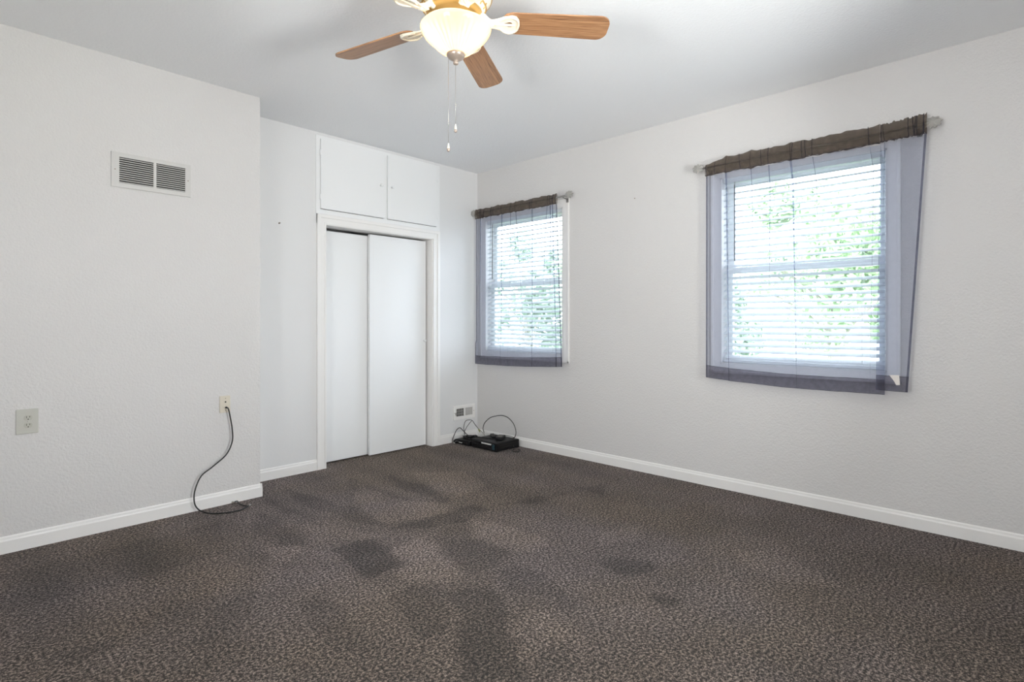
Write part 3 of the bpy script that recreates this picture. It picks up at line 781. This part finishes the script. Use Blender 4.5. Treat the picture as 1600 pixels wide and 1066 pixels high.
# pull chains
for off, zt_, zb_, zc in ((-.031, 2.300, 1.914, 2.03), (-.001, 2.276, 1.994, 2.11)):
    p = Vector((FX, FY, 0)) + rt * off + fw * 0.0
    if off < -.01: p = Vector((FX, FY, 0)) + rt * off
    bm = NB()
    n = int((zt_ - zb_ - .03) / .004)
    tube(bm, [(p.x, p.y, zt_), (p.x, p.y, zb_ + .03)], .0009, 6, False)
    for i in range(0, n):
        z = zt_ - i * .004
        r_ = .0016
        vs = [bm.verts.new((p.x + r_ * math.cos(a), p.y + r_ * math.sin(a), z)) for a in (0, PI / 2, PI, 3 * PI / 2)]
        t_ = bm.verts.new((p.x, p.y, z + r_)); d_ = bm.verts.new((p.x, p.y, z - r_))
        for q in range(4): bm.faces.new((vs[q], vs[(q + 1) % 4], t_)); bm.faces.new((vs[(q + 1) % 4], vs[q], d_))
    ch = obj('pull_chain', bm, 'chrome', fan)
    bm = NB(); lathe(bm, p.x, p.y, [(.0015, zc + .006), (.0028, zc + .004), (.0028, zc - .004), (.0015, zc - .006)], 12); obj('connector', bm, 'chrome', ch)
    bm = NB(); lathe(bm, p.x, p.y, [(.0016, zb_ + .034), (.003, zb_ + .030), (.0045, zb_ + .018), (.0062, zb_ + .010)], 16); obj('pull_cap', bm, 'ivory', ch)
    bm = NB(); lathe(bm, p.x, p.y, [(.0063, zb_ + .0105), (.0068, zb_ + .006), (.0055, zb_ + .001), (.002, zb_ - .002)], 16); obj('pull_tip', bm, 'nickel', ch)

# ------------------------------------------------------------------ large vent on the left wall
v = thing('air_vent', 'wide white louvred return vent high on the left wall', 'air vent', (0.9385, YV, 2.084))
vx0, vx1, vz0, vz1 = 0.730, 1.143, 1.984, 2.186
lx = ((0.768, 0.941), (0.955, 1.113))
lz0, lz1 = 2.010, 2.160
bm = NB(); ft = 0.009
box(bm, vx0, lx[0][0], YV - ft, YV, vz0, vz1); box(bm, lx[1][1], vx1, YV - ft, YV, vz0, vz1)
box(bm, lx[0][0], lx[1][1], YV - ft, YV, vz0, lz0); box(bm, lx[0][0], lx[1][1], YV - ft, YV, lz1, vz1)
box(bm, lx[0][1], lx[1][0], YV - ft, YV, lz0, lz1)
obj('frame', bm, 'vent', v)
bm = NB(); box(bm, lx[0][0], lx[1][1], YV - .0015, YV - .0005, lz0, lz1); obj('backing', bm, 'dark', v)
bm = NB(); N = 12
for a, b in lx:
    for i in range(N):
        z = lz0 + (lz1 - lz0) * (i + .5) / N
        prism(bm, [(YV - .0088, z - .0045), (YV - .0022, z + .0010), (YV - .0022, z + .0022), (YV - .0088, z - .0005)], 'X', a, b)
obj('louvres', bm, 'vent', v)
for x_, z_ in ((0.748, 2.085), (1.128, 2.085)):
    bm = NB(); lathe_dir(bm, (x_, YV - ft + .001, z_), (0, -1, 0), [(.0035, 0), (.0035, .0015), (.002, .0022)], 12); obj('screw', bm, 'nickel', v)

# ------------------------------------------------------------------ small register on the back wall
v = thing('air_vent', 'small white floor-level register on the back wall beside the corner', 'air vent', (3.757, YB, 0.286))
vx0, vx1, vz0, vz1 = 3.612, 3.902, 0.216, 0.354
la = ((3.650, 3.750), (3.768, 3.868)); lz0, lz1 = 0.248, 0.326
bm = NB()
box(bm, vx0, la[0][0], YB - ft, YB, vz0, vz1); box(bm, la[1][1], vx1, YB - ft, YB, vz0, vz1)
box(bm, la[0][0], la[1][1], YB - ft, YB, vz0, lz0); box(bm, la[0][0], la[1][1], YB - ft, YB, lz1, vz1)
box(bm, la[0][1], la[1][0], YB - ft, YB, lz0, lz1)
obj('frame', bm, 'trim', v)
bm = NB(); box(bm, la[0][0], la[0][1], YB - .0015, YB - .0005, lz0, lz1); obj('backing', bm, 'dark', v)
bm = NB(); box(bm, la[1][0], la[1][1], YB - .0030, YB - .0005, lz0, lz1); obj('damper', bm, 'vent', v)
for a, b in la:
    bm = NB()
    for i in range(9):
        x_ = a + (b - a) * (i + .5) / 9
        prism(bm, [(x_ - .0012, YB - .0085), (x_ + .0012, YB - .0085), (x_ + .0030, YB - .0035), (x_ + .0010, YB - .0035)], 'Z', lz0, lz1)
    for z_ in (lz0 + .026, lz0 + .052): box(bm, a, b, YB - .008, YB - .006, z_ - .0012, z_ + .0012)
    obj('louvres', bm, 'vent', v)
bm = NB(); box(bm, 3.634, 3.640, YB - .020, YB - ft, 0.268, 0.290, .0015); tube(bm, [(3.637, YB - .018, .270), (3.628, YB - .026, .262)], .003, 6, False); obj('lever', bm, 'chrome', v)
for x_ in (3.626, 3.885):
    bm = NB(); lathe_dir(bm, (x_, YB - ft + .001, 0.286), (0, -1, 0), [(.004, 0), (.004, .0015), (.002, .0025)], 12); obj('screw', bm, 'nickel', v)

# ------------------------------------------------------------------ electrical outlet and cable plate on the left wall
pl = thing('power_outlet', 'almond double power outlet low at the far left of the left wall', 'power outlet', (0.364, YV, 0.673))
bm = NB(); box(bm, 0.318, 0.409, YV - .006, YV, 0.608, 0.739, .003); obj('plate', bm, 'plate', pl)
for zc_ in (0.692, 0.652):
    bm = NB()
    poly = [(0.367 + .0172 * math.cos(a) * (1 if abs(math.cos(a)) < .94 else .94 / abs(math.cos(a))), zc_ + max(-.0135, min(.0135, .0172 * math.sin(a)))) for a in [2 * PI * k / 32 for k in range(32)]]
    prism(bm, poly, 'Y', YV - .0085, YV - .005); rc = obj('receptacle', bm, 'plate_dark', pl)
    bm = NB()
    box(bm, .3595, .3615, YV - .0088, YV - .008, zc_ - .001, zc_ + .009); box(bm, .3722, .3744, YV - .0088, YV - .008, zc_ + .001, zc_ + .009)
    lathe_dir(bm, (.367, YV - .008, zc_ - .0075), (0, -1, 0), [(.0027, 0), (.0027, .0008)], 12)
    obj('slots', bm, 'dark', rc)
bm = NB(); lathe_dir(bm, (.367, YV - .006, .672), (0, -1, 0), [(.003, 0), (.003, .001), (.001, .0018)], 12); obj('screw', bm, 'plate', pl)

cp = thing('cable_plate', 'narrow beige cable wall plate with a black lead plugged in', 'wall plate', (1.349, YV, 0.658))
bm = NB(); box(bm, 1.314, 1.380, YV - .006, YV, 0.603, 0.714, .0025); obj('plate', bm, 'plate_beige', cp)
bm = NB(); lathe_dir(bm, (1.350, YV - .006, .673), (0, -1, 0), [(.0052, 0), (.0052, .0006)], 16); obj('socket_hole', bm, 'dark', cp)
bm = NB(); lathe_dir(bm, (1.350, YV - .006, .638), (0, -1, 0), [(.0052, 0), (.0052, .009)], 16); obj('socket', bm, 'chrome', cp)
for z_ in (.697, .618):
    bm = NB(); lathe_dir(bm, (1.350, YV - .0058, z_), (0, -1, 0), [(.003, 0), (.003, .0012), (.001, .002)], 12); obj('screw', bm, 'nickel', cp)

cd = thing('coaxial_lead', 'black coaxial lead hanging from the beige wall plate to the carpet', 'cable', (1.35, 3.82, 0.0))
bm = NB()
tube(bm, [(1.350, YV - .028, .638), (1.352, YV - .040, .637), (1.356, YV - .046, .622), (1.366, 3.848, .578), (1.379, 3.850, .500), (1.380, 3.850, .415), (1.342, 3.848, .335),
          (1.262, 3.848, .272), (1.192, 3.846, .224), (1.155, 3.842, .142), (1.150, 3.835, .070), (1.168, 3.820, .026), (1.200, 3.780, .007), (1.240, 3.725, .005), (1.300, 3.690, .005),
          (1.360, 3.680, .005), (1.410, 3.705, .006), (1.437, 3.724, .008)], .0042, 8)
tube(bm, [(1.425, 3.716, .008), (1.410, 3.760, .010), (1.405, 3.810, .012), (1.412, 3.850, .014), (1.395, 3.862, .010)], .0038, 8)
obj('cord', bm, 'rubber', cd)
bm = NB(); lathe_dir(bm, (1.350, YV - .0152, .638), (0, -1, 0), [(.0065, 0), (.0065, .010), (.0048, .011), (.0048, .018)], 12); obj('plug', bm, 'black', cd)
bm = NB(); lathe_dir(bm, (1.436, 3.724, .008), (.8, .4, 0), [(.006, 0), (.006, .014), (.003, .015), (.002, .020)], 10)
obj('end_connector', bm, 'chrome', cd); bm = NB(); lathe_dir(bm, (1.398, 3.861, .011), (-.9, .15, .0), [(.006, 0), (.006, .014), (.003, .016)], 10); obj('end_connector', bm, 'chrome', cd)

# small marks left on the walls
bm = NB(); lathe_dir(bm, (1.865, YB + .001, 1.959), (0, -1, 0), [(.0055, 0), (.0055, .004), (.003, .006), (.003, .016), (.0055, .018), (.004, .020)], 10)
tag(obj('wall_screw', bm, 'nickel'), 'tiny dark screw in the back wall left of the closet', 'screw')
bm = NB(); lathe_dir(bm, (XR + .001, 2.382, 2.199), (-1, 0, 0), [(.0045, 0), (.0045, .006), (.002, .008)], 10)
tag(obj('nail', bm, 'nickel'), 'tiny brown nail in the wall between the two windows', 'nail')

# ------------------------------------------------------------------ electronics heaped on the carpet in the corner
gc = thing('game_console', 'flat black game console with white sticker lying on carpet near the corner', 'game console', (3.742, 3.782, 0))
bm = NB()
x0, x1, y0, y1 = 3.592, 3.892, 3.612, 3.954
# body slightly waisted in plan
def body_pts(inset):
    o_ = []
    for t in [i / 10 for i in range(11)]: o_.append((x0 + inset + .006 * math.sin(PI * t), y0 + inset + (y1 - y0 - 2 * inset) * t))
    for t in [i / 10 for i in range(11)]: o_.append((x0 + (x1 - x0) * t if 0 < t < 1 else (x0 + inset if t == 0 else x1 - inset), y1 - inset - .008 * math.sin(PI * t)))
    for t in [i / 10 for i in range(11)]: o_.append((x1 - inset, y1 - inset - (y1 - y0 - 2 * inset) * t))
    for t in [i / 10 for i in range(11)]: o_.append((x1 - (x1 - x0) * t if 0 < t < 1 else (x1 - inset if t == 0 else x0 + inset), y0 + inset + .008 * math.sin(PI * t)))
    r_ = []
    for p in o_:
        if not r_ or math.dist(p, r_[-1]) > 1e-5: r_.append(p)
    if math.dist(r_[0], r_[-1]) < 1e-5: r_.pop()
    return r_
prev = None
for inset, z in ((.006, .004), (0, .008), (0, .078), (.006, .083)):
    ring = [bm.verts.new((p[0], p[1], z)) for p in body_pts(inset)]
    if prev:
        for i in range(len(ring)): bm.faces.new((prev[i], prev[(i + 1) % len(ring)], ring[(i + 1) % len(ring)], ring[i]))
    else: bm.faces.new(ring[::-1])
    prev = ring
bm.faces.new(prev)
obj('body', bm, 'black', gc)
bm = NB(); box(bm, x0 - .001, x0 + .012, y0 + .030, y1 - .012, .014, .074, .003); fp = obj('front_panel', bm, 'black_gloss', gc)
bm = NB(); box(bm, x0 - .0025, x0, 3.684, 3.814, .057, .070); lb = obj('sticker', bm, 'sticker', fp); lb['label'] = 'white paper sticker'
bm = NB(); box(bm, x0 - .0022, x0 + .001, 3.640, 3.672, .020, .066, .0015); obj('port_door', bm, 'teal', fp)
bm = NB(); box(bm, x0 - .0022, x0 + .001, 3.70, 3.93, .040, .046, .001); obj('disc_tray', bm, 'black', fp)
bm = NB()
for i in range(11):
    xx = x0 + .05 + .019 * i
    box(bm, xx, xx + .009, y0 + .003, y0 + .010, .030, .036); box(bm, xx, xx + .009, y0 + .003, y0 + .010, .052, .058)
obj('side_vents', bm, 'dark', gc)
for fx_ in (x0 + .03, x1 - .03):
    for fy_ in (y0 + .03, y1 - .03):
        bm = NB(); lathe(bm, fx_, fy_, [(.008, 0), (.008, .005)], 12); obj('foot', bm, 'rubber', gc)

tb = thing('television_box', 'low black television box with sloping top left of the game console', 'television box', (3.70, 4.09, 0))
bm = NB(); prism(bm, [(3.985, .003), (4.215, .003), (4.226, .020), (4.190, .044), (4.010, .052), (3.985, .044)], 'X', 3.592, 3.820); obj('body', bm, 'black', tb)
bm = NB(); box(bm, 3.589, 3.593, 4.00, 4.195, .012, .034, .001); fp = obj('front_panel', bm, 'black_gloss', tb)
bm = NB(); box(bm, 3.5875, 3.590, 4.085, 4.135, .018, .024); obj('badge', bm, 'sticker', fp)
bm = NB(); box(bm, 3.5865, 3.590, 4.184, 4.192, .016, .024, .001); obj('button', bm, 'chrome', fp)
for fx_ in (3.61, 3.80):
    for fy_ in (4.01, 4.19):
        bm = NB(); lathe(bm, fx_, fy_, [(.007, 0), (.007, .004)], 12); obj('foot', bm, 'rubber', tb)

ad = thing('power_adapter', 'black power adapter brick lying on top of the game console', 'power adapter', (3.765, 3.74, .083))
R_ = Matrix.Rotation(math.radians(24), 3, 'Z')
def rbox(bm, cx, cy, z0_, z1_, lx_, ly_, rot, bev=.004):
    n0 = len(bm.verts)
    bm2 = NB(); box(bm2, -lx_ / 2, lx_ / 2, -ly_ / 2, ly_ / 2, z0_, z1_, bev)
    bmesh.ops.rotate(bm2, verts=bm2.verts, cent=(0, 0, 0), matrix=Matrix.Rotation(rot, 3, 'Z'))
    mp = {}
    for v_ in bm2.verts: mp[v_] = bm.verts.new((v_.co.x + cx, v_.co.y + cy, v_.co.z))
    for f_ in bm2.faces: bm.faces.new([mp[v_] for v_ in f_.verts])
    bm2.free()
bm = NB(); rbox(bm, 3.765, 3.735, .0835, .112, .135, .066, math.radians(30), .006); obj('body', bm, 'black', ad)
bm = NB(); rbox(bm, 3.765, 3.735, .1118, .1126, .085, .036, math.radians(30), 0); obj('rating_label', bm, 'filter', ad)

ct = thing('plug_bundle', 'bundle of black plugs heaped on the low television box', 'plugs', (3.69, 4.09, .05))
rnd = random.Random(11)
for i, (cx, cy, lx_, ly_, h_, rz) in enumerate([(3.665, 4.055, .062, .034, .032, .3), (3.705, 4.025, .055, .036, .036, 1.2), (3.70, 4.110, .060, .036, .028, 2.1), (3.655, 4.125, .045, .030, .026, .9)]):
    bm = NB(); rbox(bm, cx, cy, .048 if cy > 4.1 else .050, (.048 if cy > 4.1 else .050) + h_, lx_, ly_, rz, .005); obj('plug', bm, 'black', ct)
hd = thing('remote_control', 'thin black remote control resting across the back of the game console', 'remote control', (3.80, 3.86, .083))
bm = NB(); rbox(bm, 3.800, 3.875, .0835, .098, .040, .140, math.radians(-38), .005); obj('body', bm, 'black', hd)
bm = NB()
for i in range(6):
    for j in (-1, 0, 1):
        p = Matrix.Rotation(math.radians(-38), 3, 'Z') @ Vector((.011 * j, -.050 + .018 * i, 0))
        lathe(bm, 3.800 + p.x, 3.875 + p.y, [(.0032, .0975), (.0032, .0992)], 8)
obj('buttons', bm, 'greycord', hd)

def cable(label, paths, r, m='rubber', ends=()):
    root = thing('cable', label, 'cable', tuple(paths[0][0]), None)
    bm = NB()
    for p in paths: tube(bm, p, r, 8)
    obj('cord', bm, m, root)
    for p, d, mm, s in ends:
        bm = NB(); lathe_dir(bm, p, d, [(.004 * s, 0), (.006 * s, .003 * s), (.006 * s, .020 * s), (.003 * s, .022 * s), (.003 * s, .030 * s)], 10)
        obj('plug', bm, mm, root)
    return root
cable('black cable standing in a tall round loop behind the game console',
      [[(3.800, 3.990, .090), (3.822, 4.026, .105), (3.822, 4.036, .140), (3.82, 4.010, .195), (3.82, 3.940, .250), (3.82, 3.872, .276), (3.82, 3.773, .296), (3.82, 3.690, .285), (3.82, 3.625, .245), (3.82, 3.592, .195), (3.822, 3.586, .150), (3.83, 3.602, .122), (3.840, 3.625, .100), (3.850, 3.660, .089)]], .0042, 'greycord', ends=[((3.785, 3.975, .089), (-.5, -.8, 0), 'chrome', 1.2)])
cable('thin black cable arching over the left end of the television box',
      [[(3.575, 4.205, .006), (3.572, 4.212, .030), (3.600, 4.212, .085), (3.620, 4.200, .130), (3.635, 4.172, .150), (3.640, 4.140, .133), (3.650, 4.105, .105), (3.662, 4.085, .084)]], .0038, ends=[((3.575, 4.200, .007), (-.2, -1, 0), 'chrome', 1.1)])
cable('grey cable looped up behind the television box with a yellow plug',
      [[(3.735, 4.200, .055), (3.73, 4.218, .110), (3.73, 4.215, .165), (3.725, 4.185, .205), (3.72, 4.135, .222), (3.72, 4.084, .222), (3.72, 4.040, .187), (3.73, 4.006, .150)],
       [(3.72, 4.090, .221), (3.715, 4.130, .180), (3.71, 4.165, .135), (3.70, 4.180, .092), (3.695, 4.170, .060)],
       [(3.72, 4.080, .222), (3.728, 4.040, .175), (3.745, 4.000, .135), (3.765, 3.975, .105)]], .0028, 'greycord', ends=[((3.731, 4.004, .148), (.05, -.5, -.8), 'yellow', 1.3), ((3.766, 3.974, .104), (.3, -.7, -.3), 'chrome', 1.1)])
cable('short black cable curling over the floor beside the right end of game console',
      [[(3.800, 3.600, .030), (3.790, 3.575, .012), (3.745, 3.560, .005), (3.722, 3.520, .005), (3.735, 3.485, .005), (3.790, 3.500, .005), (3.812, 3.545, .006)]], .0034)
cable('thin grey cable lying over the back corner of game console top',
      [[(3.820, 3.860, .087), (3.872, 3.800, .092), (3.880, 3.720, .095), (3.876, 3.660, .088), (3.840, 3.640, .087)]], .0026, 'greycord')
cable('black cable draped across tops of both black boxes',
      [[(3.655, 4.150, .070), (3.640, 4.090, .068), (3.632, 4.030, .062), (3.645, 3.985, .072), (3.655, 3.930, .088), (3.690, 3.870, .088), (3.705, 3.800, .087), (3.722, 3.760, .089)]], .0038)

# ------------------------------------------------------------------ outside: lawn and trees
bm = NB(); box(bm, XR + TW + .01, 40, -30, 34, -3.1, -3.0); struct('ground', bm, 'grass')
def tree(label, x, y, h, r, m, seed, n=1500):
    rnd = random.Random(seed)
    t = thing('leafy_tree', label, 'tree', (x, y, -3), 'trees outside the windows')
    bm = NB()
    tube(bm, [(x, y, -3.0), (x + .1, y + .05, -3 + h * .3), (x - .05, y + .1, -3 + h * .55), (x, y, -3 + h * .8)], [.28 - .2 * i / 25 for i in range(25)], 10)
    for k in range(7):
        an = rnd.uniform(0, 2 * PI); zz = -3 + h * rnd.uniform(.35, .6)
        tube(bm, [(x, y, zz), (x + r * .35 * math.cos(an), y + r * .35 * math.sin(an), zz + h * .10), (x + r * .75 * math.cos(an), y + r * .75 * math.sin(an), zz + h * .18)], .05, 6)
    obj('trunk', bm, 'bark', t)
    bm = NB()
    blobs = [(rnd.gauss(0, .45) * r, rnd.gauss(0, .45) * r, -3 + h * rnd.uniform(.26, .95), rnd.uniform(.25, .42) * r) for _ in range(16)]
    for _ in range(n):
        bx, by, bz, br = rnd.choice(blobs)
        d = Vector((rnd.gauss(0, 1), rnd.gauss(0, 1), rnd.gauss(0, 1))).normalized() * br * rnd.uniform(.55, 1)
        c = Vector((x + bx, y + by, bz)) + d
        a = Vector((rnd.gauss(0, 1), rnd.gauss(0, 1), rnd.gauss(0, 1))).normalized(); b = a.orthogonal().normalized()
        s = rnd.uniform(.12, .24)
        vs = [bm.verts.new(c + a * s), bm.verts.new(c + b * s * .5 + a * s * .1), bm.verts.new(c - a * s), bm.verts.new(c - b * s * .5 + a * s * .1)]
        bm.faces.new(vs)
    obj('foliage', bm, m, t, recalc=False)
tree('pale green tree behind the right half of the large window', 21.0, 5.0, 9.0, 2.9, 'leaf', 3, 6000)
tree('greyish green tree low behind the left half of the large window', 25.0, 11.0, 7.6, 3.0, 'leaf_dark', 5, 6000)
tree('green tree behind the right half of the window by the corner', 19.0, 17.0, 8.0, 2.8, 'leaf_dark', 7, 5000)
